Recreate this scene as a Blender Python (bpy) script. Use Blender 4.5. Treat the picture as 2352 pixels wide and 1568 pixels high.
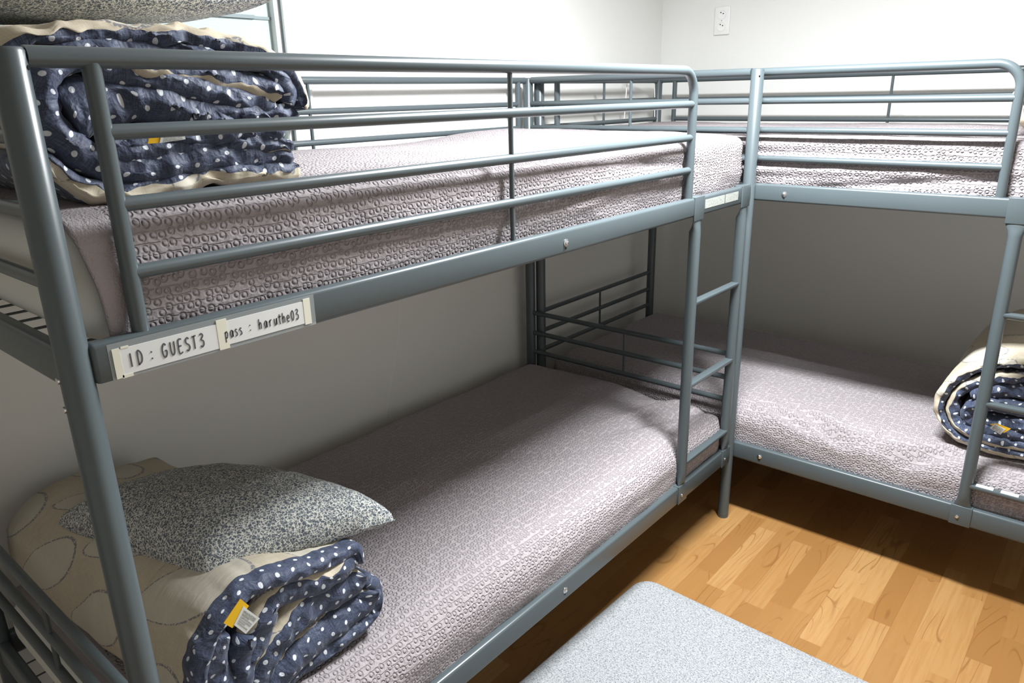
import bpy, bmesh, math, random
from mathutils import Vector, Matrix, noise, Euler
random.seed(7)
S = bpy.context.scene
COL = S.collection
for o in list(bpy.data.objects): bpy.data.objects.remove(o)
PI = math.pi
# ------------------------------------------------------------------ camera
cam = bpy.data.cameras.new('camera'); cam.sensor_width = 36; cam.lens = 1700.8*36/2352; cam.clip_start = .01
co = bpy.data.objects.new('camera', cam); COL.objects.link(co)
co.location = (1.9361, -0.3129, 1.5372); co.rotation_euler = Euler((1.2499, 0.0203, 0.7021), 'XYZ')
S.camera = co
# ------------------------------------------------------------------ world, light, exposure
w = bpy.data.worlds.new('world'); S.world = w; w.use_nodes = True
w.node_tree.nodes['Background'].inputs[0].default_value = (.9, .95, 1, 1)
w.node_tree.nodes['Background'].inputs[1].default_value = .3
vs = S.view_settings; vs.view_transform = 'Standard'; vs.look = 'None'; vs.exposure = 0.13; vs.gamma = 1; vs.use_curve_mapping = False
LAMP = (1.27, 1.48, 2.24)
la = bpy.data.lights.new('ceiling_lamp_light', 'AREA'); la.shape = 'RECTANGLE'; la.size = .56; la.size_y = .16
la.energy = 108; la.color = (.94, .975, 1.0)
lo = bpy.data.objects.new('ceiling_lamp_light', la); COL.objects.link(lo); lo.location = LAMP
# ------------------------------------------------------------------ dimensions
W, L, H = .93, 2.0728, 1.60
G = .034; BX = .03
WX, WY = -.07, 3.23           # wall planes
ZT, Z2, Z3, Z4 = 1.5905, 1.5035, 1.414, 1.325
UT, UB, LT, LB = 1.2464, 1.191, .3096, .2467
# ------------------------------------------------------------------ materials
class NT:
    def __init__(s, name, rough=.5, spec=.5):
        s.m = bpy.data.materials.new(name); s.m.use_nodes = True; s.t = s.m.node_tree
        s.b = s.t.nodes['Principled BSDF']; s.b.inputs['Roughness'].default_value = rough
        s.b.inputs['Specular IOR Level'].default_value = spec
    def n(s, typ, ins=None, **kw):
        k = s.t.nodes.new(typ)
        for a, v in kw.items(): setattr(k, a, v)
        for a, v in (ins or {}).items():
            if isinstance(v, bpy.types.NodeSocket): s.t.links.new(v, k.inputs[a])
            else: k.inputs[a].default_value = v
        return k
    def M(s, op, a, b=0, c=0):
        return s.n('ShaderNodeMath', {0: a, 1: b, 2: c}, operation=op).outputs[0]
    def sep(s, v):
        k = s.n('ShaderNodeSeparateXYZ', {0: v}); return k.outputs
    def comb(s, x, y, z=0): return s.n('ShaderNodeCombineXYZ', {0: x, 1: y, 2: z}).outputs[0]
    def obj(s): return s.n('ShaderNodeTexCoord').outputs['Object']
    def uv(s): return s.n('ShaderNodeTexCoord').outputs['UV']
    def noise(s, v, scale, detail=3, rough=.5): return s.n('ShaderNodeTexNoise', {'Vector': v, 'Scale': scale, 'Detail': detail, 'Roughness': rough}).outputs[0]
    def ramp(s, f, stops):
        k = s.n('ShaderNodeValToRGB', {0: f}); e = k.color_ramp.elements
        while len(e) < len(stops): e.new(.5)
        for i, (p, c) in enumerate(stops):
            e[i].position = p; e[i].color = (*c, 1) if len(c) == 3 else c
        return k.outputs[0]
    def sstep(s, v, a, b):
        return s.n('ShaderNodeMapRange', {0: v, 1: a, 2: b, 3: 0.0, 4: 1.0}, interpolation_type='SMOOTHSTEP').outputs[0]
    def mix(s, f, a, b):
        k = s.n('ShaderNodeMix', data_type='RGBA')
        for i, v in ((0, f), (6, a), (7, b)):
            if isinstance(v, bpy.types.NodeSocket): s.t.links.new(v, k.inputs[i])
            else: k.inputs[i].default_value = v if i == 0 else (*v, 1)
        return k.outputs[2]
    def base(s, c):
        if isinstance(c, bpy.types.NodeSocket): s.t.links.new(c, s.b.inputs['Base Color'])
        else: s.b.inputs['Base Color'].default_value = (*c, 1)
    def bump(s, h, dist, strength=1.0):
        k = s.n('ShaderNodeBump', {'Height': h, 'Distance': dist, 'Strength': strength})
        s.t.links.new(k.outputs[0], s.b.inputs['Normal'])

def simple(name, c, rough=.5, spec=.5, metal=0, bump=None):
    t = NT(name, rough, spec); t.base(c); t.b.inputs['Metallic'].default_value = metal
    if bump: t.bump(t.noise(t.obj(), bump[0]), bump[1])
    return t.m
M = {}
t = NT('grey_blue_paint', .33, .5); t.base(t.mix(t.noise(t.obj(), 6, 2), (.064, .081, .088), (.071, .089, .096))); t.bump(t.noise(t.obj(), 900, 1), .00003); M['metal'] = t.m
M['steel'] = simple('zinc_bolt', (.72, .73, .74), .28, .5, 1)
M['hole'] = simple('dark_hole', (.01, .01, .01), .8, .1)
M['white_plastic'] = simple('white_plastic', (.84, .84, .82), .35)
M['paper'] = simple('white_paper', (.64, .65, .64), .55, .3)
M['print'] = simple('grey_print', (.085, .09, .10), .6, .2)
M['tape'] = simple('cream_tape', (.66, .65, .55), .4, .4)
M['thread'] = simple('white_cord', (.85, .84, .80), .5)
M['yellow'] = simple('yellow_tag', (.78, .46, .02), .6, .2)
t = NT('clear_tape', .22, .5); t.base((.42, .46, .47)); t.b.inputs['Alpha'].default_value = .45; M['clear_tape'] = t.m
t = NT('sticker_paper', .5, .3); o = t.obj()
M['sticker'] = t.m; t.base(t.mix(t.sstep(t.noise(t.n('ShaderNodeVectorMath', {0: o, 1: (300, 420, 900)}, operation='MULTIPLY').outputs[0], 1, 1), .52, .6), (.40, .42, .39), (.15, .165, .15)))
# wallpaper
t = NT('wallpaper', .75, .2); o = t.obj()
t.base(t.mix(t.noise(o, 2.2, 2), (.79, .79, .76), (.81, .81, .785)))
t.bump(t.M('ADD', t.noise(o, 400, 2), t.M('MULTIPLY', t.noise(o, 5, 2), 3)), .0007, .35); M['wall'] = t.m
M['wall_far'] = simple('tan_wallpaper', (.78, .78, .74), .8, .2)
M['ceiling'] = simple('ceiling_white', (.84, .84, .82), .8, .2)
M['frame_white'] = simple('window_frame_white', (.86, .87, .87), .35)
M['baseboard'] = simple('baseboard_cream', (.62, .58, .50), .5)
t = NT('frosted_glass', .45, .5); t.base((.42, .52, .50)); t.bump(t.noise(t.obj(), 250, 2), .0004); M['frost'] = t.m
M['dark_strip'] = simple('grey_bar_and_gap_shade', (.20, .25, .26), .5)  # grey of window bar and screw, also of the frame's painted gap shade
M['rubber'] = simple('dark_foot', (.05, .055, .06), .6)
# laminate floor
t = NT('laminate_floor', .30, .45); o = t.obj(); x, y, z = t.sep(o)
sx = t.M('DIVIDE', t.M('ADD', x, -.02), .0655); ix = t.M('FLOOR', sx); fx = t.M('FRACT', sx)
r1 = t.n('ShaderNodeTexWhiteNoise', {'W': ix}, noise_dimensions='1D').outputs[0]
sy = t.M('ADD', t.M('DIVIDE', y, .43), t.M('MULTIPLY', r1, 7.3)); iy = t.M('FLOOR', sy); fy = t.M('FRACT', sy)
wn = t.n('ShaderNodeTexWhiteNoise', {'Vector': t.comb(ix, iy)}, noise_dimensions='2D').outputs[0]
gv = t.comb(t.M('ADD', x, t.M('MULTIPLY', wn, 5)), t.M('MULTIPLY', t.M('ADD', y, t.M('MULTIPLY', wn, 13)), .055), t.M('MULTIPLY', wn, 9))
g1 = t.noise(gv, 95, 5, .6)
dist = t.noise(t.comb(t.M('ADD', x, t.M('MULTIPLY', wn, 5)), t.M('MULTIPLY', t.M('ADD', y, t.M('MULTIPLY', wn, 13)), .16), t.M('MULTIPLY', wn, 9)), 9, 1, .4)
rings = t.M('SINE', t.M('MULTIPLY', dist, 46)); ringl = t.sstep(t.M('ABSOLUTE', rings), .30, .0)
rmask = t.sstep(t.noise(t.comb(x, t.M('MULTIPLY', y, .35), wn), 9, 1), .47, .60)
knot = t.sstep(t.noise(t.comb(x, t.M('MULTIPLY', y, .55), 3.7), 17, 4, .7), .66, .78)
c = t.ramp(wn, [(0, (.245, .120, .037)), (.35, (.285, .146, .048)), (.7, (.320, .174, .062)), (1, (.37, .215, .084))])
c = t.mix(t.M('MULTIPLY', t.sstep(g1, .40, .66), .40), c, (.27, .12, .033))
c = t.mix(t.M('MULTIPLY', t.M('MULTIPLY', ringl, rmask), .60), c, (.17, .07, .018))
c = t.mix(t.M('MULTIPLY', knot, .5), c, (.16, .06, .015))
sx3 = t.M('FRACT', t.M('DIVIDE', t.M('ADD', x, -.02), .1965))
e1 = t.M('LESS_THAN', t.M('MINIMUM', sx3, t.M('SUBTRACT', 1, sx3)), .0045)
e2 = t.M('LESS_THAN', t.M('MINIMUM', fx, t.M('SUBTRACT', 1, fx)), .008)
e3 = t.M('LESS_THAN', t.M('MINIMUM', fy, t.M('SUBTRACT', 1, fy)), .0013)
c = t.mix(t.M('MULTIPLY', e1, .6), c, (.22, .09, .03)); c = t.mix(t.M('MULTIPLY', t.M('MAXIMUM', e2, e3), .25), c, (.30, .13, .04))
t.base(c); t.bump(t.M('SUBTRACT', t.M('MULTIPLY', g1, .2), e1), .0003, .6); M['floor'] = t.m

# quilted bedspread
def quilt(name, ca, cb):
    t = NT(name, .85, .15); uv = t.uv(); u, v, _ = t.sep(uv)
    wob = t.n('ShaderNodeTexNoise', {'Vector': uv, 'Scale': 28, 'Detail': 2}).outputs[1]
    wv = t.n('ShaderNodeVectorMath', {0: wob, 1: (.5, .5, .5)}, operation='SUBTRACT').outputs[0]
    uvw = t.n('ShaderNodeVectorMath', {0: wv, 1: (.006, .004, 0), 2: uv}, operation='MULTIPLY_ADD').outputs[0]
    vo = t.n('ShaderNodeTexVoronoi', {'Vector': uvw, 'Scale': 1/.0152, 'Randomness': .48}, voronoi_dimensions='2D')
    d = vo.outputs['Distance']
    uu, vv, _ = t.sep(uvw)
    ring = t.M('SUBTRACT', 1, t.sstep(t.M('ABSOLUTE', t.M('SUBTRACT', d, .31)), 0.0, .20))
    row = t.M('ABSOLUTE', t.M('SUBTRACT', t.M('FRACT', t.M('DIVIDE', vv, .0152)), .5))
    line = t.M('MULTIPLY', .7, t.M('SUBTRACT', 1, t.sstep(t.M('SUBTRACT', .5, row), 0.0, .10)))
    groove = t.M('MAXIMUM', ring, line)
    dome = t.sstep(d, .32, 0.0)
    h = t.M('ADD', t.M('MULTIPLY', dome, .22), t.M('MULTIPLY', groove, -.60))
    h = t.M('ADD', h, t.M('MULTIPLY', t.noise(uv, 100, 2), .8))
    t.base(t.mix(t.M('MULTIPLY', groove, .42), ca, cb)); t.bump(h, .0034, 1.0)  # grooves darkened in colour: stitch thread tone with cavity shade painted in
    return t.m
M['quilt'] = quilt('mauve_grey_quilt', (.345, .312, .322), (.25, .222, .236))
t = NT('quilt_hem', .85, .15); uv = t.uv(); t.base((.37, .335, .35)); t.bump(t.M('ADD', t.noise(uv, 60, 3), t.noise(uv, 300, 2)), .003, .8); M['hem'] = t.m
t = NT('mattress_cover', .8, .2); t.base((.66, .66, .62)); t.bump(t.noise(t.obj(), 30, 2), .003, .4); M['mattress'] = t.m

# navy dotted cotton
t = NT('navy_dotted_cotton', .6, .35); uv = t.uv(); u, v, _ = t.sep(uv)
P = .034
su = t.M('DIVIDE', u, P); sv = t.M('DIVIDE', v, P*.62)
iv = t.M('FLOOR', sv); su2 = t.M('ADD', su, t.M('MULTIPLY', t.M('FLOORED_MODULO', iv, 2), .5))
dx = t.M('MULTIPLY', t.M('SUBTRACT', t.M('FRACT', su2), .5), P); dy = t.M('MULTIPLY', t.M('SUBTRACT', t.M('FRACT', sv), .5), P*.62)
dd = t.M('SQRT', t.M('ADD', t.M('MULTIPLY', dx, dx), t.M('MULTIPLY', dy, dy)))
dot = t.sstep(dd, .0041, .0033)
wv = t.noise(t.comb(t.M('MULTIPLY', u, 60), t.M('MULTIPLY', v, 900)), 1, 3); wh = t.noise(t.comb(t.M('MULTIPLY', u, 900), t.M('MULTIPLY', v, 50)), 1, 3)
nb = t.mix(t.sstep(t.M('ADD', wv, wh), .8, 1.25), (.025, .034, .068), (.072, .092, .152))
t.base(t.mix(dot, nb, (.62, .65, .70)))
t.bump(t.noise(uv, 38, 3), .010, .8); t.b.inputs['Sheen Weight'].default_value = .15; M['navy'] = t.m
# cream cotton with stitched petals
t = NT('cream_petal_cotton', .75, .2); uv = t.uv(); u, v, _ = t.sep(uv)
wob = t.n('ShaderNodeTexNoise', {'Vector': uv, 'Scale': 5, 'Detail': 1}).outputs[1]
uvw = t.n('ShaderNodeVectorMath', {0: wob, 1: (.035, .035, 0), 2: uv}, operation='MULTIPLY_ADD').outputs[0]
u2, v2, _ = t.sep(uvw)
ca, sa = math.cos(.55), math.sin(.55)
a = t.M('ADD', t.M('MULTIPLY', u2, ca), t.M('MULTIPLY', v2, sa)); b = t.M('SUBTRACT', t.M('MULTIPLY', v2, ca), t.M('MULTIPLY', u2, sa))
CA, CB = .165, .30
ia = t.M('FLOOR', t.M('DIVIDE', a, CA)); fa = t.M('MULTIPLY', t.M('SUBTRACT', t.M('FRACT', t.M('DIVIDE', a, CA)), .5), CA)
bb = t.M('ADD', t.M('DIVIDE', b, CB), t.M('MULTIPLY', ia, .41)); fb = t.M('MULTIPLY', t.M('SUBTRACT', t.M('FRACT', bb), .5), CB)
wid = t.M('ADD', .052, t.M('MULTIPLY', fb, .20))
ex = t.M('DIVIDE', fa, wid); ey = t.M('DIVIDE', fb, .135)
el = t.M('SQRT', t.M('ADD', t.M('MULTIPLY', ex, ex), t.M('MULTIPLY', ey, ey)))
inside = t.sstep(el, 1.0, .98)
ln = t.M('SUBTRACT', 1, t.sstep(t.M('ABSOLUTE', t.M('SUBTRACT', el, 1.0)), .018, .042))
ln = t.M('MULTIPLY', ln, t.sstep(t.noise(uv, 210, 1), .40, .50))
wv = t.noise(t.comb(t.M('MULTIPLY', u, 700), t.M('MULTIPLY', v, 40)), 1, 3); wh = t.noise(t.comb(t.M('MULTIPLY', u, 40), t.M('MULTIPLY', v, 700)), 1, 3)
bc = t.mix(t.sstep(t.M('ADD', wv, wh), .7, 1.3), (.46, .40, .30), (.54, .485, .385))
bc = t.mix(inside, bc, (.53, .495, .415)); t.base(t.mix(t.M('MULTIPLY', ln, .85), bc, (.16, .17, .20)))
t.bump(t.M('ADD', t.noise(t.comb(t.M('MULTIPLY', u, 10), t.M('MULTIPLY', v, 45)), 1, 3), t.M('MULTIPLY', t.noise(uv, 25, 3), .6)), .006, .6); M['cream'] = t.m
# pillow print: pale twigs on slate
t = NT('twig_print_cotton', .7, .25); uv = t.obj()
wob = t.n('ShaderNodeTexNoise', {'Vector': uv, 'Scale': 240, 'Detail': 2}).outputs[1]
uvw = t.n('ShaderNodeVectorMath', {0: wob, 1: (.006, .006, .006), 2: uv}, operation='MULTIPLY_ADD').outputs[0]
e = t.n('ShaderNodeTexVoronoi', {'Vector': uvw, 'Scale': 165, 'Randomness': 1.0}, voronoi_dimensions='3D', feature='DISTANCE_TO_EDGE').outputs[0]
gap = t.sstep(t.noise(uv, 160, 2), .36, .46)
ln = t.M('MULTIPLY', t.sstep(e, .13, .05), gap)
bc = t.mix(t.sstep(t.noise(uv, 190, 3), .42, .62), (.085, .105, .130), (.22, .24, .25))
t.base(t.mix(ln, bc, (.66, .66, .61))); t.bump(t.noise(uv, 14, 3), .008, .6); M['twig'] = t.m
# heather mat
t = NT('heather_grey_fabric', .9, .1); o = t.obj()
f = t.noise(t.n('ShaderNodeVectorMath', {0: o, 1: (1, 1.6, 1)}, operation='MULTIPLY').outputs[0], 210, 4, .8)
t.base(t.ramp(f, [(.34, (.07, .075, .08)), (.45, (.22, .23, .24)), (.52, (.34, .35, .36)), (.7, (.42, .43, .44))])); t.bump(t.M('ADD', f, t.M('MULTIPLY', t.noise(o, 40, 2), .4)), .0012, .6); M['mat'] = t.m
t = NT('lamp_diffuser', .5, .3); t.base((.9, .9, .88)); t.b.inputs['Emission Color'].default_value = (1, .985, .96, 1); t.b.inputs['Emission Strength'].default_value = 6; M['diffuser'] = t.m

# ------------------------------------------------------------------ object helpers
def mk(name, bm, mats, parent=None, smooth=True, label=None):
    me = bpy.data.meshes.new(name)
    bmesh.ops.recalc_face_normals(bm, faces=bm.faces)
    bm.to_mesh(me); bm.free()
    o = bpy.data.objects.new(name, me); COL.objects.link(o)
    for m in (mats if isinstance(mats, (list, tuple)) else [mats]): me.materials.append(M[m])
    if smooth:
        me.shade_smooth()
        try: me.set_sharp_from_angle(angle=math.radians(42))
        except Exception: pass
    if parent is not None: o.parent = parent
    if label: o['label'] = label
    return o
def tag(o, label, cat, group=None, kind=None):
    if label: o['label'] = label
    if cat: o['category'] = cat
    if group: o['group'] = group
    if kind: o['kind'] = kind
    return o
def empty(name, loc=(0, 0, 0)):
    o = bpy.data.objects.new(name, None); COL.objects.link(o); o.location = loc; o.empty_display_size = .1; return o
def box(bm, a, b, bev=0):
    vs_ = bmesh.ops.create_cube(bm, size=1)['verts']
    for v in vs_:
        v.co = Vector([(a[i]+b[i])/2 + v.co[i]*(b[i]-a[i]) for i in range(3)])
    if bev:
        es = {e for v in vs_ for e in v.link_edges}
        bmesh.ops.bevel(bm, geom=list(es), offset=bev, segments=3, profile=.5, affect='EDGES')
def tube(bm, pts, r, n=16, caps=True, flat=None):
    pts = [Vector(p) for p in pts]; R = r if isinstance(r, (list, tuple)) else [r]*len(pts)
    up = None; rings = []
    for i, p in enumerate(pts):
        a = pts[max(i-1, 0)]; b = pts[min(i+1, len(pts)-1)]; d = (b-a).normalized()
        if up is None: up = d.orthogonal().normalized()
        else: up = (up - d*up.dot(d)).normalized()
        s = d.cross(up)
        rings.append([bm.verts.new(p + (up*math.cos(2*PI*k/n) + s*math.sin(2*PI*k/n))*R[i]) for k in range(n)])
    if flat is not None:
        for q in rings:
            for v in q: pass
    for a, b in zip(rings, rings[1:]):
        for k in range(n): bm.faces.new((a[k], a[(k+1) % n], b[(k+1) % n], b[k]))
    if caps:
        bm.faces.new(rings[0]); bm.faces.new(rings[-1][::-1])
def T(pts, r, n=16):
    bm = bmesh.new(); tube(bm, pts, r, n); return bm
def arc(c, r, a0, a1, n, ax=1):
    # arc in the y-z plane at constant x = c[0]
    return [(c[0], c[1]+r*math.cos(a0+(a1-a0)*k/n), c[2]+r*math.sin(a0+(a1-a0)*k/n)) for k in range(n+1)]

# ------------------------------------------------------------------ the room
def struct(name, bm, m, smooth=False):
    return tag(mk(name, bm, m, smooth=smooth), None, None, kind='structure')
XR, YN, ZC = 3.3, -1.55, 2.33
bm = bmesh.new(); box(bm, (WX-.1, YN-.1, -.08), (XR+.1, WY+.1, 0)); struct('floor', bm, 'floor')
bm = bmesh.new(); box(bm, (WX-.1, YN-.1, ZC), (XR+.1, WY+.1, ZC+.08)); struct('ceiling', bm, 'ceiling')
# left wall with a window opening (y .05-1.05, z 1.30-2.15), and a faint lifted wallpaper crease
wy0, wy1, wz0, wz1 = .08, 1.050, 1.30, 2.12
bm = bmesh.new()
for a, b in (((YN, 0), (wy0, ZC)), ((wy1, 0), (WY, ZC)), ((wy0, 0), (wy1, wz0)), ((wy0, wz1), (wy1, ZC))):
    box(bm, (WX-.1, a[0], a[1]), (WX, b[0], b[1]))
struct('wall_left', bm, 'wall')
bm = bmesh.new()
cr = [(1.425, 1.18), (1.42, 1.0), (1.41, .85), (1.395, .72), (1.36, .60), (1.325, .50), (1.30, .40), (1.285, .28)]
for (a, za), (b, zb) in zip(cr, cr[1:]):
    v = [bm.verts.new(p) for p in ((WX, a-.010, za), (WX+.0022, a, za), (WX, a+.003, za), (WX, b-.010, zb), (WX+.0022, b, zb), (WX, b+.003, zb))]
    bm.faces.new((v[0], v[1], v[4], v[3])); bm.faces.new((v[1], v[2], v[5], v[4]))
struct('trim_1', bm, 'wall')
bm = bmesh.new(); box(bm, (WX, WY, 0), (XR, WY+.1, ZC)); struct('wall_back', bm, 'wall')
bm = bmesh.new(); box(bm, (XR, YN, 0), (XR+.1, WY, ZC)); struct('wall_right', bm, 'wall_far')
bm = bmesh.new(); box(bm, (WX, YN-.1, 0), (XR, YN, ZC)); struct('wall_near', bm, 'wall_far')
bm = bmesh.new(); box(bm, (WX, YN, 0), (WX+.012, WY, .06), .002); struct('baseboard_left', bm, 'baseboard')
bm = bmesh.new(); box(bm, (WX+.012, WY-.012, 0), (XR, WY, .06), .002); struct('baseboard_back', bm, 'baseboard')
# window
win = tag(empty('window_1', (WX, .56, wz0)), None, None, kind='structure')
def wpart(name, bm, m, par=None):
    o = mk(name, bm, m, smooth=False); o.parent = par or win
    o.matrix_parent_inverse = Matrix.Translation(-Vector(win.location)) if par is None else Matrix.Identity(4)
    return o
bm = bmesh.new(); f = .062
for a, b in (((wy1-.012, wz0-f), (wy1+f, wz1+f)), ((wy0-f, wz0-f), (wy0+.012, wz1+f)), ((wy0, wz0-f), (wy1, wz0+.012)), ((wy0, wz1-.012), (wy1, wz1+f))):
    box(bm, (WX-.03, a[0], a[1]), (WX+.006, b[0], b[1]), .002)
box(bm, (WX-.05, wy1-.030, wz0), (WX-.012, wy1-.010, wz1), .002)
wpart('window_frame', bm, 'frame_white')
bm = bmesh.new(); box(bm, (WX-.002, wy1+f, wz0-f), (WX+.0015, wy1+f+.0012, wz1+f)); box(bm, (WX+.0055, wy1+.006, wz0), (WX+.0062, wy1+.0068, wz1)); box(bm, (WX-.014, wy1-.0125, wz0), (WX-.003, wy1-.0118, wz1)); wpart('window_gap_shade', bm, 'dark_strip')  # thin dark strips stand in for the shade lines of the frame gaps
bm = bmesh.new(); box(bm, (WX-.045, wy0, wz0), (WX-.035, wy1-.02, wz1)); wpart('window_pane', bm, 'frost')
bm = bmesh.new(); box(bm, (WX-.0352, wy0, 1.758), (WX-.031, wy1-.02, 1.766)); box(bm, (WX-.0355, wy0, 1.7585), (WX-.026, .965, 1.768)); wpart('window_bar', bm, 'dark_strip')
# ceiling lamp (out of the frame, the room's only light)
cl = tag(empty('ceiling_lamp', (LAMP[0], LAMP[1], ZC)), 'long white ceiling lamp above the open floor, the only lamp', 'lamp')
bm = bmesh.new(); box(bm, (-.36, -.12, -.05), (.36, .12, 0), .008); mk('lamp_housing', bm, 'white_plastic', cl)
bm = bmesh.new(); box(bm, (-.34, -.10, -.056), (.34, .10, -.05), .001); mk('lamp_diffuser', bm, 'diffuser', cl)

# ------------------------------------------------------------------ bunk beds (local frame: long axis +Y, front at x = W)
RP = .0200
def bunk(name, label, sticker_style):
    root = empty(name)
    tag(root, label, 'bunk bed', 'grey-blue metal bunk beds')
    P_ = lambda n, bm, m='metal', par=root, lab=None: mk(n, bm, m, par, label=lab)
    for x, y in ((W, 0), (W, L), (0, 0), (0, L)):
        bm = bmesh.new()
        tube(bm, [(x, y, .0), (x, y, .012)], .0195, 24)
        tube(bm, [(x, y, .012), (x, y, H-.004), (x, y, H)], [RP, RP, RP-.003], 24)
        post = P_('post', bm)
        sy = 1 if y > 0 else -1
        bm = bmesh.new(); tube(bm, [(x + RP*.6*(1 if x > 0 else -1), y-sy*RP*.74, H-.022), (x + RP*.66*(1 if x > 0 else -1), y-sy*RP*.80, H-.022)], .0028, 10); P_('bolt_hole', bm, 'hole', post)
        if x > 0 and y == 0:
            for zz in (1.205, 1.165):
                bm = bmesh.new(); tube(bm, [(x-.004, y-RP+.001, zz), (x-.004, y-RP-.0025, zz)], .0045, 10); P_('post_bolt', bm, 'steel', post, 'shiny bolt head')
    # side beams (front and back, both levels)
    for zt, zb in ((UT, UB), (LT, LB)):
        for x0 in (W-.008, -.018+.001):
            bm = bmesh.new(); box(bm, (x0, RP-.004, zb), (x0+.025, L-RP+.004, zt), .007); bmf = P_('side_beam', bm)
            if x0 > .5:
                X = x0+.025
                cy = L/2 if sticker_style == 'A' else 1.013
                bm = bmesh.new(); tube(bm, [(X-.001, cy, zt-.030), (X+.0015, cy, zt-.030), (X+.002, cy, zt-.030)], [.0085, .0085, .0075], 20)
                tube(bm, [(X+.001, cy, zt-.030), (X+.0045, cy, zt-.030), (X+.0055, cy, zt-.030)], [.0055, .0055, .0042], 6)
                P_('bolt', bm, 'steel', bmf)
                bm = bmesh.new(); tube(bm, [(X-.001, cy, zt-.043), (X+.0004, cy, zt-.043)], .0022, 8); P_('bolt_hole', bm, 'hole', bmf)
        for y0 in (-.012, L-.012):
            bm = bmesh.new(); box(bm, (RP-.004, y0, zb-.004), (W-RP+.004, y0+.024, zt-.006), .007); P_('end_beam', bm)
        # welded wire base
        bm = bmesh.new(); zz = zt-.026
        n = 14
        for k in range(n):
            y = .07 + (L-.14)*k/(n-1)
            tube(bm, [(.008, y, zz), (W-.008, y, zz)], .0028, 6)
        for k in range(14):
            x = .05 + (W-.1)*k/13
            tube(bm, [(x, .0, zz-.004), (x, L-.0, zz-.004)], .0022, 6)
        P_('wire_base', bm)
    # end rails of the upper bunk (full) and lower bunk (three rails)
    for y in (0, L):
        bm = T([(RP, y, ZT), (W-RP, y, ZT)], .0125); P_('end_rail', bm)
        for z in (Z2, Z3, Z4): P_('end_rail', T([(RP-.003, y, z), (W-RP+.003, y, z)], .0098))
        P_('end_upright', T([(W/2+.005, y, ZT), (W/2+.005, y, Z4)], .0055))
        for z in (.649, .56, .474): P_('end_rail', T([(RP-.003, y, z), (W-RP+.003, y, z)], .0098))
        P_('end_upright', T([(W/2+.008, y, .649), (W/2+.008, y, .474)], .0048, 12))
    # front guard
    y1 = .0884; y3 = 1.6508 if sticker_style == 'A' else 1.600; r = .062
    ly = (1.688, 2.012) if sticker_style == 'A' else (1.652, 1.985)
    pts = [(W, RP-.002, ZT), (W, .5, ZT), (W, 1.0, ZT), (W, y3-r, ZT)] + arc((W, y3-r, ZT-r), r, PI/2, 0, 14)[1:] + [(W, y3, Z4), (W, y3, UT-.004)]
    gr = P_('guard_rail', T(pts, .0125))
    for z in (Z2, Z3, Z4): P_('crossbar', T([(W, y1, z), (W, y3, z)], .0098), par=gr)
    P_('upright', T([(W, y1, ZT-.006), (W, y1, UT-.003)], .0112), par=gr)
    P_('upright', T([(W, .8707, ZT-.006), (W, .8707, UT-.003)], .0052, 12), par=gr)
    # back guard
    gb = P_('guard_rail', T([(0, RP-.002, ZT), (0, L-RP+.002, ZT)], .0115))
    for z in (Z2, Z3): P_('crossbar', T([(0, .09, z), (0, L-.06, z)], .0092), par=gb)
    P_('upright', T([(0, L-.062, ZT-.005), (0, L-.062, UT-.003)], .0108), par=gb)
    P_('upright', T([(0, .09, ZT-.005), (0, .09, UT-.003)], .0108), par=gb)
    P_('upright', T([(0, 1.050, ZT-.005), (0, 1.050, Z3-.02)], .0055, 12), par=gb)
    # ladder
    X = W+.017
    for k, y in enumerate(ly):
        xl = W+.009
        pts = [(X-.002, y, UB+.010), (X-.002, y, UB-.011), (xl+.003, y, UB-.030), (xl, y, UB-.046), (xl, y, LT+.045), (xl+.001, y, LT+.022), (X-.004, y, LT+.002), (X-.004, y, LT-.012)]
        bm = bmesh.new(); n = 20; rings = []
        prof = [(.028, .003), (.028, .003), (.021, .0105), (.0175, .0172), (.0172, .0172), (.0185, .0145), (.024, .004), (.024, .003)]
        for p, (ry, rx) in zip(pts, prof):
            rings.append([bm.verts.new((p[0]+rx*math.cos(2*PI*j/n), p[1]+ry*math.sin(2*PI*j/n), p[2])) for j in range(n)])
        for a, b in zip(rings, rings[1:]):
            for j in range(n): bm.faces.new((a[j], a[(j+1) % n], b[(j+1) % n], b[j]))
        bm.faces.new(rings[0]); bm.faces.new(rings[-1][::-1])
        leg = P_('ladder_leg', bm)
        for zt, zb in ((UT, UB), (LT, LB)):
            bm = bmesh.new(); e = .0022
            hw = .029; yc = y
            box(bm, (W-.008-e, yc-hw, zt-.006), (X+e, yc+hw, zt+e), .0016)
            box(bm, (X-.001, yc-hw, zb-.012 if zt > 1 else zb), (X+e+.001, yc+hw, zt+e), .0012)
            box(bm, (W-.008-e, yc-hw, zb+.02), (W-.007, yc+hw, zt+e))
            P_('hook_plate', bm, par=leg)
        bm = bmesh.new(); tube(bm, [(X+.001, y-.008, LB+.028), (X+.0055, y-.008, LB+.028), (X+.0065, y-.008, LB+.028)], [.0052, .0052, .004], 12)
        P_('bolt', bm, 'steel', leg)
    for z in (.925, .655, .385):
        bm = bmesh.new(); xc = W+.009; n = 16; rr = []
        for y in (ly[0]+.004, ly[1]-.004):
            ring = []
            for j in range(n):
                a = 2*PI*j/n; cz = math.sin(a)*.0115; cx = math.cos(a)*.0145
                if cz > .0055: cz = .0055
                ring.append(bm.verts.new((xc+cx, y, z+cz)))
            rr.append(ring)
        for j in range(n): bm.faces.new((rr[0][j], rr[0][(j+1) % n], rr[1][(j+1) % n], rr[1][j]))
        bm.faces.new(rr[0]); bm.faces.new(rr[1][::-1])
        rg = P_('ladder_rung', bm)
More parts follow.
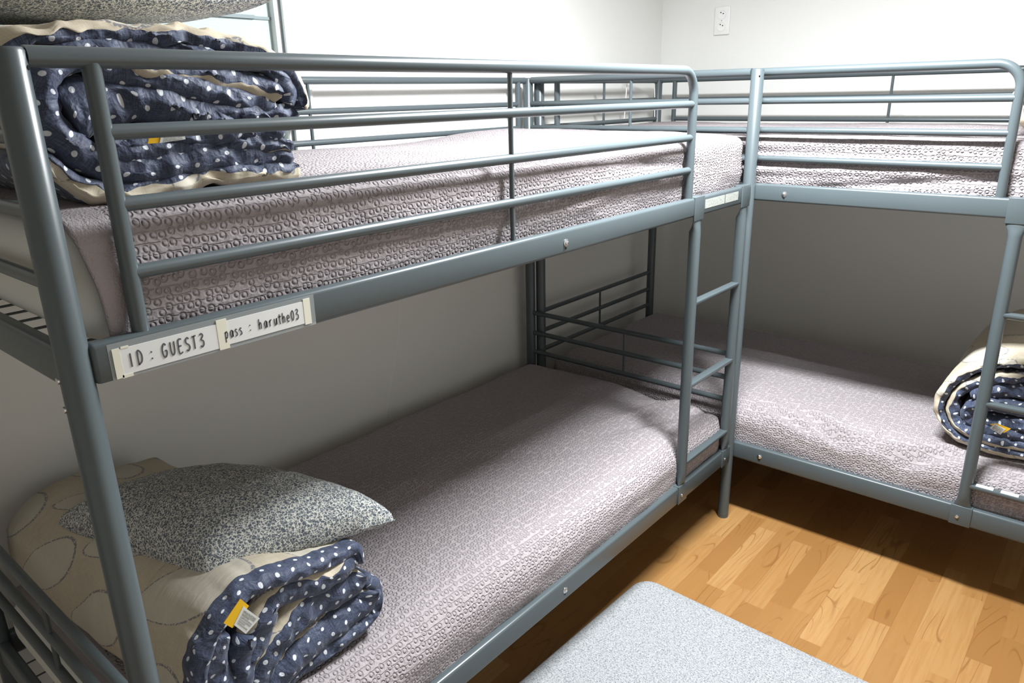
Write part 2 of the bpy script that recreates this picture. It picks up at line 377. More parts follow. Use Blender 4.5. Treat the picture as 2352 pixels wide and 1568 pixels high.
        if sticker_style == 'B' and z < .5:
            for y0 in (1.676, 1.740, 1.803, 1.866):
                bm = bmesh.new(); box(bm, (xc-.009, y0, z+.0052), (xc+.010, y0+.045, z+.0066)); P_('grip_sticker', bm, 'paper', rg, 'white sticker on the rung')
    return root
bedA = bunk('bunk_bed', 'bunk bed along the left wall, nearest, with the GUEST3 paper label on its upper beam', 'A')
bedB = bunk('bunk_bed', 'bunk bed along the back wall, white stickers on its lowest ladder rung', 'B')
MB_ = Matrix.Translation((BX, L+G+W, 0)) @ Matrix.Rotation(-PI/2, 4, 'Z')
bedB.matrix_world = MB_
XO = W+.017
# warning stickers on the beam of A between the ladder hooks
for y0, y1_, n in ((1.728, 1.857, 0), (1.864, 1.955, 1)):
    bm = bmesh.new(); box(bm, (XO-.001, y0, 1.2085), (XO+.0008, y1_, 1.2345)); mk('warning_sticker', bm, 'sticker', bedA, label='small printed white sticker')

# ---- the paper label with lettering
GL = {
 'I': [[(.3, 0), (.3, 1)]], 'D': [[(.05, 0), (.1, 1), (.45, .92), (.62, .6), (.5, .2), (.05, 0)]],
 ':': [[(.24, .64), (.36, .74)], [(.24, .16), (.36, .26)]],
 'G': [[(.6, .85), (.35, 1), (.1, .75), (.02, .4), (.15, .05), (.4, 0), (.62, .2), (.62, .45), (.35, .45)]],
 'U': [[(.05, 1), (.05, .3), (.2, .02), (.45, .05), (.58, .35), (.6, 1)]],
 'E': [[(.6, 1), (.1, .98), (.06, 0), (.6, .03)], [(.08, .52), (.5, .52)]],
 'S': [[(.58, .88), (.35, 1), (.1, .85), (.15, .6), (.5, .42), (.58, .2), (.35, 0), (.05, .1)]],
 'T': [[(.0, .96), (.65, 1)], [(.32, .98), (.3, 0)]],
 '3': [[(.08, .92), (.35, 1), (.55, .82), (.25, .55), (.55, .4), (.55, .12), (.28, -.02), (.05, .1)]],
 'p': [[(.1, .62), (.1, -.35)], [(.1, .5), (.35, .64), (.52, .4), (.38, .05), (.1, .1)]],
 'a': [[(.5, .55), (.25, .64), (.05, .35), (.15, .02), (.4, .1), (.52, .6), (.5, .15), (.58, 0)]],
 's': [[(.45, .58), (.22, .64), (.12, .48), (.4, .26), (.4, .06), (.08, .02)]],
 'h': [[(.08, 1), (.08, 0)], [(.08, .4), (.3, .62), (.48, .5), (.48, 0)]],
 'r': [[(.1, .62), (.1, 0)], [(.1, .4), (.3, .62), (.48, .58)]],
 'u': [[(.05, .64), (.05, .3), (.16, .02), (.34, .04), (.50, .3), (.52, .64)], [(.52, .64), (.54, 0)]],
 't': [[(.28, .95), (.28, .1), (.42, 0)], [(.0, .68), (.62, .70)]],
 'e': [[(.08, .32), (.5, .36), (.38, .62), (.15, .58), (.05, .28), (.2, 0), (.5, .08)]],
 '0': [[(.3, 1), (.06, .7), (.06, .25), (.3, 0), (.52, .25), (.54, .7), (.3, 1)]]}
def catmull(pts, k=6):
    P = [Vector(p).to_3d() if len(p) == 2 else Vector(p) for p in pts]; out = []
    for i in range(len(P)-1):
        a = P[max(i-1, 0)]; b = P[i]; c = P[i+1]; d = P[min(i+2, len(P)-1)]
        for j in range(k):
            t_ = j/k
            out.append(.5*((2*b) + (-a+c)*t_ + (2*a-5*b+4*c-d)*t_*t_ + (-a+3*b-3*c+d)*t_**3))
    out.append(P[-1]); return out
def stroke(bm, pts, wd, x):
    P = [(p[0], p[1]) for p in pts]; prev = None
    for i, p in enumerate(P):
        a = P[max(i-1, 0)]; b = P[min(i+1, len(P)-1)]
        dx, dy = b[0]-a[0], b[1]-a[1]; l = math.hypot(dx, dy) or 1; nx, ny = -dy/l*wd/2, dx/l*wd/2
        cur = (bm.verts.new((x, p[0]+nx, p[1]+ny)), bm.verts.new((x, p[0]-nx, p[1]-ny)))
        if prev: bm.faces.new((prev[0], prev[1], cur[1], cur[0]))
        prev = cur
X1 = XO + .0006
bm = bmesh.new(); box(bm, (XO-.0005, .036, 1.1925), (XO+.0005, .354, 1.2415)); mk('clear_tape', bm, 'clear_tape', bedA, smooth=False, label='wide clear tape strip')
def ppaper(y0, y1_, za, zb):
    bm = bmesh.new(); box(bm, (XO, y0, za), (X1+.0006, y1_, zb)); return mk('paper_label', bm, 'paper', bedA, smooth=False, label='white paper strip with printed guest login')
pa = ppaper(.043, .200, 1.1965, 1.2330); pb = ppaper(.197, .345, 1.1985, 1.2345)
for par, y0, y1_, za, zb in ((pa, .0405, .050, 1.1935, 1.2345), (pa, .048, .062, 1.1925, 1.197), (pb, .186, .202, 1.1935, 1.2385), (pb, .333, .3455, 1.196, 1.238), (pa, .052, .062, 1.2325, 1.2352)):
    bm = bmesh.new(); box(bm, (X1, y0, za), (X1+.0010, y1_, zb)); mk('tape_piece', bm, 'tape', par, smooth=False, label='cream tape piece')
def word(par, chars, hgt, wd):
    bm = bmesh.new()
    for ch, yc, zc in chars:
        small = ch in 'pasruet' and ch != 't'
        for s in GL[ch]:
            pts = [(yc + (p.x-.3)*hgt*.72*(.70 if ch not in 'GUES' else .70), zc + (p.y-.5)*hgt) for p in catmull(s, 5)]
            stroke(bm, pts, wd, X1+.0012)
    o = mk('lettering', bm, 'print', par, smooth=False, label='dark grey printed letters')
    return o
word(pa, [('I', .062, 1.2145), ('D', .0735, 1.2145), (':', .0895, 1.2145), ('G', .107, 1.2155), ('U', .1185, 1.2155), ('E', .1295, 1.2155), ('S', .140, 1.2155), ('T', .150, 1.2155), ('3', .161, 1.216)], .0190, .0022)
word(pb, [('p', .199, 1.2165), ('a', .2075, 1.2165), ('s', .2150, 1.2165), ('s', .2222, 1.2165), (':', .2375, 1.216), ('h', .2545, 1.217), ('a', .2640, 1.217), ('r', .2725, 1.217), ('u', .2810, 1.217), ('t', .2885, 1.217), ('h', .2955, 1.217), ('e', .3035, 1.217), ('0', .3115, 1.217), ('3', .3195, 1.217)], .0160, .0019)

# ------------------------------------------------------------------ mattresses and bedspreads
def sm(a, b, x):
    x = max(0, min(1, (x-a)/(b-a))); return x*x*(3-2*x)
def mattress(mat, zb, zt, label, x0=.012, x1=.903, y0=.022, y1=L-.024):
    bm = bmesh.new(); box(bm, (x0, y0, zb), (x1, y1, zt), 0)
    es = [e for e in bm.edges]; bmesh.ops.bevel(bm, geom=es, offset=.05, segments=6, profile=.5, affect='EDGES')
    o = mk('mattress', bm, 'mattress'); o.matrix_world = mat
    tag(o, label, 'mattress'); return o
def bedspread(mat, x0, x1, y0, y1, zt, zb, rad, label, seed, dome=.012, dens=.0062, bumps=None, open_near=False, sag=0.0, hem=.055, drop_end=None):
    # a cloth laid over the mattress: wraps over the front (x1), the back (x0) and the far end (y1)
    def wrap(d, drop):           # d = distance past the start of the rounding -> (advance, fall)
        q = rad*PI/2
        if d <= 0: return d, 0
        if d < q: return rad*math.sin(d/rad), rad*(1-math.cos(d/rad))
        return rad, rad+(d-q)
    dropf = (zt-zb)-rad + rad*PI/2
    Wd = x1-x0
    us = [-dropf*.75 + k*dens for k in range(int((Wd-2*rad+dropf*1.75)/dens)+2)]          # across
    endw = (dropf if drop_end is None else drop_end)
    near = 0 if open_near else endw
    vs_ = [-near + k*dens for k in range(int((y1-y0-(rad if open_near else 2*rad)+near+endw)/dens)+2)]
    inner = Wd-2*rad; innerL = (y1-y0)-(rad if open_near else 2*rad)
    bm = bmesh.new(); uvl = bm.loops.layers.uv.new('UVMap'); grid = []
    for v in vs_:
        row = []
        for u in us:
            cx = max(-1, 0) ; fx = 0; fy = 0; ay = v; ax = u
            if u < 0: a_, f_ = wrap(-u, 0); ax = -a_; fx = f_
            elif u > inner: a_, f_ = wrap(u-inner, 0); ax = inner+a_; fx = f_
            if v < 0 and not open_near: a_, f_ = wrap(-v, 0); ay = -a_; fy = f_
            elif v > innerL: a_, f_ = wrap(v-innerL, 0); ay = innerL+a_; fy = f_
            fall = max(fx, fy) + .25*min(fx, fy)
            fall = min(fall, zt-zb)
            px = x0+rad+ax; py = y0+(0 if open_near else rad)+ay
            ox = max(0, (ax-inner)/rad) if u > inner else (ax/rad if ax < 0 else 0)
            oy = (ay-innerL)/rad if ay > innerL else (ay/rad if ay < 0 else 0)
            m_ = math.hypot(ox, oy)
            if m_ > 1:                                                   # round the plan corner
                k_ = (1/m_); px += ox*rad*(k_-1)*.8; py += oy*rad*(k_-1)*.8
            top = 1 - sm(0, rad, fall)
            q = Vector((px, py, 0))
            n1 = noise.noise(Vector((px*2.6+seed, py*2.0, seed))); n2 = noise.noise(Vector((px*9+seed, py*6.5, seed*2)))
            n3 = noise.noise(Vector((px*30, py*30, seed+fall*25)))
            z = zt - fall + top*(dome*math.sin(PI*max(0, min(1, (px-x0)/Wd))) + .010*n1 + .0035*n2) + .0009*n3
            z -= sag*top*sm(x0+Wd*.45, x1, px)
            # outward bulge and wrinkles on the hanging part
            side = sm(rad*.3, rad*1.2, fall)
            wz = noise.noise(Vector((py*3.0+seed*3, px*3, fall*9+seed))); wz2 = noise.noise(Vector((py*11+seed, px*9, fall*22)))
            out = side*(.006*wz + .004*wz2)
            if u > inner: px += out + .006*math.sin(PI*min(1, fall/(zt-zb)))
            if v > innerL: py += out*.8
            if bumps:
                for (bx_, by_, bz_, ang, ln_, wd_, amp) in bumps:          # directed creases
                    dx = py-bx_; dz = (z-by_) if bz_ == 'z' else (px-by_)
                    c_, s_ = math.cos(ang), math.sin(ang)
                    a_ = dx*c_+dz*s_; b_ = -dx*s_+dz*c_
                    g_ = math.exp(-(a_/ln_)**2 - (b_/wd_)**2)*amp
                    if bz_ == 'z':
                        if u > inner: px += g_
                    else: z += g_
            if open_near: py += .026*math.sin(PI/2*min(1, fall/(zt-zb)))*math.exp(-max(0, v)/.12)
            row.append((bm.verts.new((px, py, z)), u, v))
        grid.append(row)
    for i in range(len(grid)-1):
        for j in range(len(us)-1):
            q = (grid[i][j], grid[i][j+1], grid[i+1][j+1], grid[i+1][j])
            f = bm.faces.new([a[0] for a in q])
            for lp, a in zip(f.loops, q): lp[uvl].uv = (a[2]+1, a[1]+1)
            if v_hem(grid[i][j][2], open_near, hem) : f.material_index = 1
    me = bpy.data.meshes.new('bedspread'); bm.to_mesh(me); bm.free()
    o = bpy.data.objects.new('bedspread', me); COL.objects.link(o); me.materials.append(M['quilt']); me.materials.append(M['hem']); me.shade_smooth()
    sd = o.modifiers.new('thickness', 'SOLIDIFY'); sd.thickness = .005; sd.offset = -1
    o.matrix_world = mat; tag(o, label, 'bedspread', 'mauve-grey quilted bedspreads')
    return o
def v_hem(v, open_near, hem): return open_near and v < hem
I4 = Matrix.Identity(4)
mattress(I4, 1.224, 1.386, 'pale grey mattress on the upper bunk of the left-wall bed')
mattress(I4, .285, .415, 'mattress on the lower bunk of the left-wall bed, pale end showing by the ladder', y1=L-.03)
mattress(MB_, 1.224, 1.380, 'mattress under the bedspread on the upper bunk of the back-wall bed')
mattress(MB_, .285, .410, 'mattress under the bedspread on the lower bunk of the back-wall bed')
bedspread(I4, .005, .912, .030, 2.055, 1.397, 1.232, .034, 'mauve-grey quilted bedspread on the upper bunk, hem showing beside the GUEST3 label', 1.3, dome=.016, open_near=True,
          bumps=[(1.5, 1.355, 'z', -.10, .22, .012, -.010), (1.70, 1.25, 'z', 1.3, .04, .012, -.02), (1.25, 1.30, 'z', .12, .3, .018, .006), (1.7, .10, 'x', 0, .22, .22, .018)])
bedspread(I4, .005, .926, -.0+.03, 2.045, .452, .275, .085, 'mauve-grey quilted bedspread on the lower bunk under the GUEST3 label', 4.1, dome=.012, open_near=True,
          bumps=[(1.88, .82, 'x', .35, .22, .020, -.018), (1.90, .74, 'x', .30, .25, .025, .014), (1.98, .64, 'x', 1.2, .08, .04, -.02), (1.0, .5, 'x', .9, .3, .03, .007), (1.25, .55, 'x', .7, .3, .03, -.006)])
bedspread(MB_, .005, .914, .025, 2.05, 1.398, 1.232, .030, 'mauve-grey quilted bedspread on the upper bunk of the back-wall bed', 7.7, dome=.010,
          bumps=[(.9, 1.345, 'z', 0, .6, .012, -.008), (1.0, 1.29, 'z', .03, .6, .014, .010), (.7, 1.25, 'z', -.08, .5, .012, -.010), (1.3, 1.26, 'z', .1, .3, .012, -.01)])
bedspread(MB_, .005, .920, .025, 2.05, .455, .264, .090, 'rumpled mauve-grey quilted bedspread on the lower bunk of the back-wall bed', 11.2, dome=.012,
          bumps=[(1.05, .875, 'x', .30, .16, .013, -.014), (1.02, .895, 'x', .33, .12, .012, .008), (1.20, .885, 'x', .42, .14, .015, -.018), (1.24, .865, 'x', .35, .14, .014, .008),
                 (1.38, .865, 'x', 1.9, .07, .010, -.008), (1.52, .900, 'x', -.35, .14, .018, -.020), (1.50, .870, 'x', -.28, .14, .016, .008), (1.30, .905, 'x', .05, .25, .014, -.012)])

# ------------------------------------------------------------------ comforters: thick folded layers
def layer(bm, uvl, path, th, f0, f1, plane, seed, outside=1, cream_outer=False, cream_edge=0, border=.06, back_scale=None, back_shift=0, zrest=0, gather=1.0, taper=(.4, .4), uvo=(0, 0), step=.005):
    """path: points (a, z) in the plane facing the room; the layer runs from depth f1 (face) back to f0.
    plane 'x': face at x = f1, a = y.  plane 'y': face at y = f1, a = x."""
    P = catmull([(a, b, 0) for a, b in path], 14)
    Q = [P[0]]; acc = 0                                            # resample
    for a, b in zip(P, P[1:]):
        seg = (b-a).length
        while acc+seg >= step:
            t_ = (step-acc)/seg; a = a.lerp(b, t_); Q.append(a.copy()); seg = (b-a).length; acc = 0
        acc += seg
    n = len(Q); tot = n*step; D = abs(f1-f0); sgn = 1 if f1 > f0 else -1
    rings = []
    K1 = 16; K2 = 14
    for i, p in enumerate(Q):
        s = i/(n-1); d = (Q[min(i+1, n-1)]-Q[max(i-1, 0)]).normalized(); nrm = Vector((-d.y, d.x, 0))*outside
        tt = th if not isinstance(th, (list, tuple)) else th[0]+(th[1]-th[0])*s
        tt *= 1 + .28*noise.noise(Vector((i*step*14+seed, seed, 0)))
        e_ = min(1, s*tot/(tt*.9)); e2 = min(1, (1-s)*tot/(tt*.9))
        k = (taper[0]+(1-taper[0])*math.sqrt(max(0, 1-(1-e_)**2)))*(taper[1]+(1-taper[1])*math.sqrt(max(0, 1-(1-e2)**2)))
        h = tt*k/2
        ring = []
        fo = .012*noise.noise(Vector((i*step*9, seed*3, 1))) + .006*noise.noise(Vector((i*step*35, seed*3, 4)))
        def put(dep, off, cap, lat):
            # dep: distance back from the face, off: offset along the normal (-1..1)*h
            g_ = gather*(.0050*noise.noise(Vector((i*step*62+seed*5, dep*9, off*1.2))) + .0085*noise.noise(Vector((i*step*27+seed, dep*5, off)))) * (math.exp(-dep/.10))
            g_ += .007*noise.noise(Vector((i*step*11+seed, dep*9, seed))) * (1 if abs(off) > .3 else 0)
            bs = 1.0 if back_scale is None else 1-(1-back_scale)*sm(0, D, dep)
            q = p + nrm*(off*h + g_*(1 if off >= 0 else -1))
            zz = zrest + (q.y-zrest)*bs; q.x += back_shift*sm(0, D, dep)
            dd = f1 - sgn*(dep - fo*math.exp(-dep/.08)) - sgn*(g_*.9 if cap else 0)
            co_ = (dd, q.x, zz) if plane == 'x' else (q.x, dd, zz)
            ring.append((bm.verts.new(co_), lat))
        lat = 0
        for k_ in range(K1):                                    # outer face, back -> front
            dep = D - (D-h)*k_/(K1-1) if k_ else D
            dep = h + (D-h)*(1-(k_/(K1-1)))**1.3
            put(dep, 1, False, -(dep-h))
        for k_ in range(1, K2):                                 # the rounded front edge
            a_ = PI*k_/K2
            ca_ = math.cos(a_); put(h*(1-math.sin(a_)), ca_, True, h*a_)
        for k_ in range(K1):
            dep = h + (D-h)*((k_/(K1-1)))**1.3
            put(dep, -1, False, h*PI+(dep-h))
        rings.append(ring)
    m = len(rings[0])
    for i in range(n-1):
        for j in range(m):
            j2 = (j+1) % m
            q = [(rings[i][j], i, j), (rings[i][j2], i, j2), (rings[i+1][j2], i+1, j2), (rings[i+1][j], i+1, j)]
            try: f = bm.faces.new([a[0][0] for a in q])
            except ValueError: continue
            for lp, a in zip(f.loops, q):
                la_ = a[0][1] if not (j == m-1 and a[2] == 0) else rings[i][m-1][1]+.01
                lp[uvl].uv = (a[1]*step+uvo[0], la_+uvo[1])
            lat_ = rings[i][j][1]; hh = (K1, K1+K2-1)
            if j < K1-1: f.material_index = 1 if (cream_outer and -lat_ > border) else 0
            elif j >= K1+K2-2 and j < m-1: f.material_index = 1 if cream_edge < 0 else 0
            else:
                kk = (j-K1+1)/K2
                f.material_index = 1 if (cream_edge > 0 and kk < cream_edge) or (cream_edge < 0 and kk > 1+cream_edge) else 0
    for ring in (rings[0], rings[-1]):
        f = bm.faces.new([a[0] for a in ring]); f.material_index = 0
def comforter(name, layers, label, **kw):
    bm = bmesh.new(); uvl = bm.loops.layers.uv.new('UVMap')
    for k, (path, d) in enumerate(layers):
        a = dict(kw); a.update(d); a.setdefault('seed', 3.7*k+1.1); a.setdefault('uvo', (k*.37, k*.21))
        layer(bm, uvl, path, **a)
    me = bpy.data.meshes.new(name); bmesh.ops.recalc_face_normals(bm, faces=bm.faces); bm.to_mesh(me); bm.free()
    o = bpy.data.objects.new(name, me); COL.objects.link(o); me.materials.append(M['navy']); me.materials.append(M['cream']); me.shade_smooth()
    tag(o, label, 'comforter', 'folded navy and cream comforters'); return o
def care_tag(par, pts_y, pts_w, face, ax):
    bm = bmesh.new(); v = [bm.verts.new(p) for p in pts_y]; bm.faces.new(v); g = bmesh.ops.extrude_face_region(bm, geom=bm.faces[:]); bmesh.ops.translate(bm, verts=[x for x in g['geom'] if isinstance(x, bmesh.types.BMVert)], vec=ax)
    a = mk('care_tag', bm, 'yellow', par, smooth=False, label='yellow cloth tag')
    bm = bmesh.new(); v = [bm.verts.new(Vector(p)+Vector(ax)) for p in pts_w]; bm.faces.new(v); g = bmesh.ops.extrude_face_region(bm, geom=bm.faces[:]); bmesh.ops.translate(bm, verts=[x for x in g['geom'] if isinstance(x, bmesh.types.BMVert)], vec=ax)
    b = mk('care_text_flap', bm, 'paper', a, smooth=False, label='white printed flap')
    # lines of print too small to read
    bm = bmesh.new(); A, B, C, D_ = [Vector(p)+Vector(ax)*2.3 for p in pts_w]
    for k in range(1, 8):
        t0, t1 = k/9, k/9+(.05 if k > 2 else .075)
        a0, b0 = A.lerp(D_, t0), B.lerp(C, t0); a1, b1 = A.lerp(D_, t1), B.lerp(C, t1)
        q = [a0.lerp(b0, .12), a0.lerp(b0, .88 if k % 3 else .6), a1.lerp(b1, .88 if k % 3 else .6), a1.lerp(b1, .12)]
        bm.faces.new([bm.verts.new(x) for x in q])
    mk('print_lines', bm, 'print' if False else 'sticker', b, smooth=False)
    return a

# lower bunk of A
LOW = dict(plane='x', back_shift=-.036, f0=.03, f1=.86, zrest=.455, back_scale=.78)
lowd = comforter('comforter', [
 ([(.462, .640), (.455, .672), (.404, .676), (.348, .688), (.301, .700), (.247, .711), (.195, .703), (.150, .672), (.118, .622), (.105, .567), (.105, .52), (.12, .485), (.16, .474)], dict(th=.032, outside=-1, cream_outer=True, cream_edge=.0, border=.030, gather=.8)),
 ([(.455, .648), (.405, .644), (.363, .644), (.325, .654), (.283, .662), (.255, .652), (.238, .625), (.226, .595), (.198, .570)], dict(th=(.056, .070), outside=-1, cream_edge=.22)),
 ([(.468, .606), (.445, .594), (.399, .594), (.357, .595), (.310, .588), (.266, .568), (.238, .546), (.22, .515), (.20, .49)], dict(th=.080, outside=-1, cream_edge=.20)),
 ([(.488, .560), (.468, .530), (.420, .523), (.359, .520), (.306, .515), (.264, .500), (.22, .480)], dict(th=.074, outside=-1, cream_edge=.08)),
 ([(.475, .580), (.497, .552), (.490, .512), (.46, .492), (.38, .484), (.30, .476), (.22, .472)], dict(th=.036)),
 ([(.163, .655), (.144, .620), (.143, .575), (.150, .535), (.170, .505)], dict(th=.066, f0=.6, back_shift=.02, back_scale=.97)),
 ([(.205, .625), (.194, .580), (.188, .54), (.178, .505)], dict(th=.052, f0=.6, back_shift=.02, back_scale=.97)),
], 'folded navy dotted comforter with cream leafy side, under the pillow on the lower bunk', **LOW)
care_tag(lowd, [(0.888, 0.185, 0.735), (0.888, 0.198, 0.713), (0.888, 0.163, 0.689), (0.888, 0.15, 0.707)], [(0.888, 0.187, 0.719), (0.888, 0.213, 0.678), (0.888, 0.184, 0.664), (0.888, 0.166, 0.694)], None, (.0012, 0, 0))

# upper bunk of A
UPP = dict(plane='x', f0=.05, f1=.845, zrest=1.408, back_scale=1.0)
upd = comforter('comforter', [
 ([(.415, 1.446), (.370, 1.452), (.314, 1.455), (.242, 1.456), (.180, 1.446), (.125, 1.456), (.078, 1.488), (.058, 1.525), (.060, 1.560), (.080, 1.588), (.115, 1.602), (.160, 1.598)], dict(th=.050, cream_outer=True, border=.045)),
 ([(.020, 1.590), (.045, 1.615), (.078, 1.622), (.151, 1.628), (.273, 1.627), (.366, 1.613), (.415, 1.592), (.442, 1.560), (.448, 1.535), (.440, 1.520)], dict(th=.028, cream_outer=True, cream_edge=.42, border=.02)),
 ([(.130, 1.604), (.20, 1.604), (.269, 1.604), (.350, 1.594), (.400, 1.577), (.422, 1.550), (.416, 1.528)], dict(th=.034)),
 ([(.405, 1.548), (.360, 1.560), (.305, 1.572), (.239, 1.582), (.170, 1.584)], dict(th=.034, cream_edge=.42)),
 ([(.395, 1.528), (.345, 1.538), (.300, 1.547), (.250, 1.562), (.190, 1.575), (.12, 1.582)], dict(th=.040, cream_edge=.0)),
 ([(.088, 1.524), (.125, 1.537), (.18, 1.543), (.235, 1.532), (.285, 1.514), (.32, 1.502)], dict(th=(.092, .030), taper=(.8, .3), gather=1.5)),
 ([(.250, 1.518), (.300, 1.524), (.345, 1.518), (.385, 1.505)], dict(th=.036, taper=(.3, .3))),
 ([(.330, 1.515), (.380, 1.520), (.435, 1.512)], dict(th=.032, taper=(.3, .3))),
 ([(.12, 1.490), (.18, 1.485), (.26, 1.492), (.33, 1.494), (.405, 1.490)], dict(th=.040)),
 ([(.425, 1.424), (.35, 1.424), (.286, 1.430), (.200, 1.420), (.150, 1.416), (.100, 1.424), (.060, 1.452), (.042, 1.480)], dict(th=.034, outside=1, cream_edge=.52)),
 ([(.418, 1.464), (.34, 1.476), (.250, 1.476), (.180, 1.470), (.12, 1.474)], dict(th=.036, cream_edge=.15)),
], 'bulky folded navy dotted comforter with cream lining on the upper bunk', **UPP)
care_tag(upd, [(.868, .168, 1.484), (.868, .190, 1.484), (.868, .188, 1.494), (.868, .172, 1.494)], [(.868, .184, 1.484), (.868, .222, 1.487), (.868, .222, 1.494), (.868, .188, 1.494)], None, (.0012, 0, 0))

# lower bunk of B: loose roll lying across the bed
RB = dict(plane='y', f0=2.80, f1=2.185, zrest=.462, back_scale=1.06)
rolb = comforter('comforter', [
 ([(2.02, .60), (2.01, .72), (1.95, .775), (1.85, .782), (1.753, .765), (1.683, .745), (1.620, .708), (1.580, .660), (1.560, .605), (1.562, .560), (1.590, .515), (1.640, .487), (1.70, .478), (1.80, .480), (1.92, .484), (2.0, .52)], dict(th=.030, outside=-1, cream_outer=True, cream_edge=.45, border=.0, gather=.7)),
 ([(1.95, .715), (1.853, .728), (1.761, .720), (1.682, .696), (1.622, .660), (1.598, .615), (1.598, .565), (1.620, .528), (1.670, .510), (1.73, .505), (1.824, .515), (1.92, .53)], dict(th=.034, outside=-1, cream_edge=.40)),
 ([(1.640, .632), (1.690, .660), (1.740, .672), (1.83, .672), (1.92, .66)], dict(th=.050)),
 ([(1.93, .610), (1.84, .618), (1.740, .620), (1.670, .610), (1.636, .580), (1.650, .552), (1.70, .558), (1.80, .575), (1.92, .565)], dict(th=.048)),
 ([(1.67, .530), (1.75, .538), (1.83, .540), (1.93, .540)], dict(th=.044)),
], 'rolled navy dotted comforter with cream outside on the lower bunk by the back wall', **RB)
care_tag(rolb, [(1.705, 2.155, 0.571), (1.72, 2.155, 0.578), (1.758, 2.155, 0.571), (1.744, 2.155, 0.553)], [(1.716, 2.155, 0.576), (1.707, 2.155, 0.559), (1.736, 2.155, 0.546), (1.746, 2.155, 0.566)], None, (0, -.0012, 0))
# upper bunk of B: only the edge of a bundle is in the frame
ub = comforter('comforter', [
 ([(1.645, 1.425), (1.615, 1.46), (1.607, 1.50), (1.64, 1.54), (1.72, 1.56), (1.85, 1.56)], dict(th=.036, cream_outer=True, cream_edge=1.0, border=0, outside=1)),
 ([(1.66, 1.42), (1.75, 1.425), (1.9, 1.425)], dict(th=.040, cream_edge=1.0)),
 ([(1.66, 1.48), (1.75, 1.50), (1.9, 1.50)], dict(th=.060, cream_edge=1.0)),
], 'cream folded comforter at the right frame edge on the upper bunk of the back-wall bed', plane='y', f0=2.85, f1=2.26, zrest=1.41, back_scale=1.0)

# ------------------------------------------------------------------ pillows
def pillow(c, ex, ey, a, b, th, tb, label, seed, twist=0, n=72):
    """c centre, ex/ey unit vectors of the long and short side, a/b half sizes, th top bulge, tb bottom bulge"""
    ex = Vector(ex).normalized(); ey = Vector(ey).normalized(); ez = ex.cross(ey).normalized(); c = Vector(c)
    bm = bmesh.new(); uvl = bm.loops.layers.uv.new('UVMap'); tops = []; bots = []
    for i in range(n+1):
        tr = []; br = []
        for j in range(n+1):
            u = -1+2*i/n; v = -1+2*j/n
            px = a*u*(1-.035*abs(u)**3*(1-v**4)-.03*abs(u*v)**6); py = b*v*(1-.035*abs(v)**3*(1-u**4)-.05*abs(u*v)**6)
            pu = max(0, 1-abs(u)**2.6); pv = max(0, 1-abs(v)**2.6)
            k = (pu*pv)**.40
            edge = math.exp(-min(1-abs(u), 1-abs(v))*9)
            wr = .006*noise.noise(Vector((u*2.2+seed, v*2.2, 0))) + .004*noise.noise(Vector((u*6, v*6, seed))) + edge*.004*noise.noise(Vector((u*16, v*16, seed)))
            cz = twist*u*v
            pos = lambda z: c + ex*px + ey*py + ez*(z+cz)
            if i in (0, n) or j in (0, n):
                vv = bm.verts.new(pos(.002*noise.noise(Vector((u*12, v*12, seed))))); tr.append((vv, px, py)); br.append((vv, px, py))
            else:
                tr.append((bm.verts.new(pos(th*k + wr*k**.4)), px, py)); br.append((bm.verts.new(pos(-tb*k + wr*k**.4*.5)), px, py))
        tops.append(tr); bots.append(br)
    for g_, o_ in ((tops, 0), (bots, 3)):
        for i in range(n):
            for j in range(n):
                q = (g_[i][j], g_[i+1][j], g_[i+1][j+1], g_[i][j+1])
                try: f = bm.faces.new([x[0] for x in q])
                except ValueError: continue
                for lp, x in zip(f.loops, q): lp[uvl].uv = (x[1]+o_, x[2])
    o = mk('pillow', bm, 'twig'); tag(o, label, 'pillow', 'grey twig-print pillows'); return o
Lc, Bc, Rc = Vector((.235, .110, .655)), Vector((.755, .192, .712)), Vector((.862, .560, .690))
ctr = (Lc+Rc)/2 + Vector((0, 0, .006))
pillow(ctr, Bc-Lc, Rc-Bc, (Bc-Lc).length/2*1.02, (Rc-Bc).length/2*1.03, .105, .030, 'grey twig-print pillow lying on the folded comforter on the lower bunk', 2.2)
pillow((.44, .285, 1.722), (-.12, 1, .05), (-1, -.08, .02), .30, .21, .09, .050, 'grey twig-print pillow on top of the comforter on the upper bunk, cut by the frame', 5.1)

# ------------------------------------------------------------------ floor mat
bm = bmesh.new(); rc = .065; x0, x1, y0, y1 = 0, .95, -1.9, 0
pts = []
for cx, cy, a0 in ((x1-rc, y1-rc, 0), (x0+rc, y1-rc, PI/2), (x0+rc, y0+rc, PI), (x1-rc, y0+rc, 1.5*PI)):
    for k in range(9): pts.append((cx, cy, a0+PI/2*k/8))
prof = [(-.012, .0), (-.003, .008), (0, .018), (-.003, .028), (-.012, .036), (-.03, .040), (-.06, .042)]
rings = []
for off, z in prof:
    rings.append([bm.verts.new((cx+max(0, rc+off)*math.cos(a), cy+max(0, rc+off)*math.sin(a), z)) for cx, cy, a in pts])
for a, b in zip(rings, rings[1:]):
    for k in range(len(pts)): bm.faces.new((a[k], a[(k+1) % len(pts)], b[(k+1) % len(pts)], b[k]))
bm.faces.new(rings[0]); bm.faces.new(rings[-1])
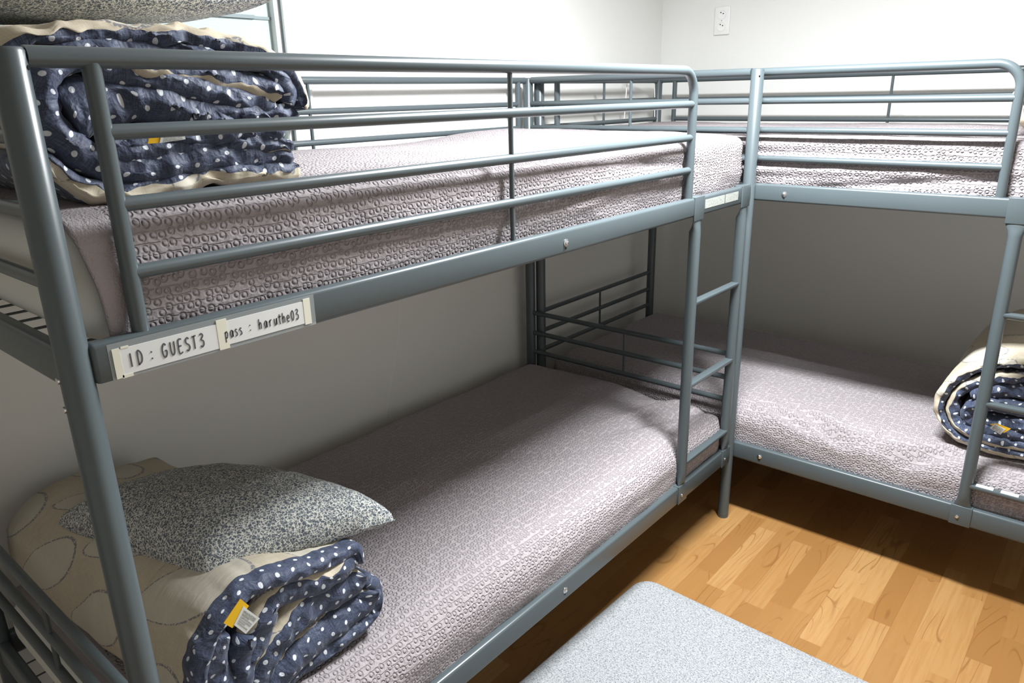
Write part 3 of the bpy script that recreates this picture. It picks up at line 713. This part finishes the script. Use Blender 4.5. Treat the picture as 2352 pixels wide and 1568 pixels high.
mt = mk('floor_mat', bm, 'mat'); mt.location = (.905, 1.525, .0005); mt.rotation_euler = (0, 0, math.radians(-2.0))
tag(mt, 'light grey heather padded floor mat with rounded corner on the wooden floor', 'mat')

# ------------------------------------------------------------------ wall socket, cord
sk = tag(empty('wall_socket', (.250, WY, 1.850)), 'white double wall socket high on the back wall', 'socket')
bm = bmesh.new(); box(bm, (-.038, -.010, -.062), (.038, 0, .062), .004); mk('socket_plate', bm, 'white_plastic', sk)
for z in (.026, -.026):
    bm = bmesh.new(); n = 28
    prof = [(.021, -.0102), (.021, -.0125), (.0185, -.0125), (.0175, -.0105), (0.001, -.0103)]
    rr = [[bm.verts.new((r*math.cos(2*PI*k/n), y, z+r*math.sin(2*PI*k/n))) for k in range(n)] for r, y in prof]
    for a, b in zip(rr, rr[1:]):
        for k in range(n): bm.faces.new((a[k], a[(k+1) % n], b[(k+1) % n], b[k]))
    s1 = mk('socket_outlet', bm, 'white_plastic', sk)
    for hx, hz in ((-.006, .0095), (.006, .0045)):
        bm = bmesh.new(); tube(bm, [(hx, -.0100, z+hz), (hx, -.0112, z+hz)], .0027, 12); mk('pin_hole', bm, 'hole', s1)
bm = bmesh.new(); tube(bm, [(0, -.0095, 0), (0, -.0112, 0)], .0022, 10); mk('plate_screw', bm, 'dark_strip', sk)
bm = bmesh.new()
p1 = catmull([(.045, 2.96, 1.603), (.030, 2.985, 1.606), (.028, 3.00, 1.59), (.028, 3.01, 1.52), (.030, 3.012, 1.44), (.032, 3.012, 1.405)], 6)
p2 = catmull([(-.0, 2.80, 1.57), (-.004, 2.80, 1.50), (-.010, 2.80, 1.41)], 5)
p3 = catmull([(.045, 2.96, 1.603), (.022, 2.93, 1.600), (.004, 2.86, 1.604), (-.008, 2.82, 1.602), (0, 2.80, 1.57)], 6)
tube(bm, p2[::-1] + p3[::-1][1:] + p1[1:], .0022, 8)
tag(mk('hanging_cord', bm, 'thread'), 'thin white cord looped over the bed rail in the room corner', 'cord')
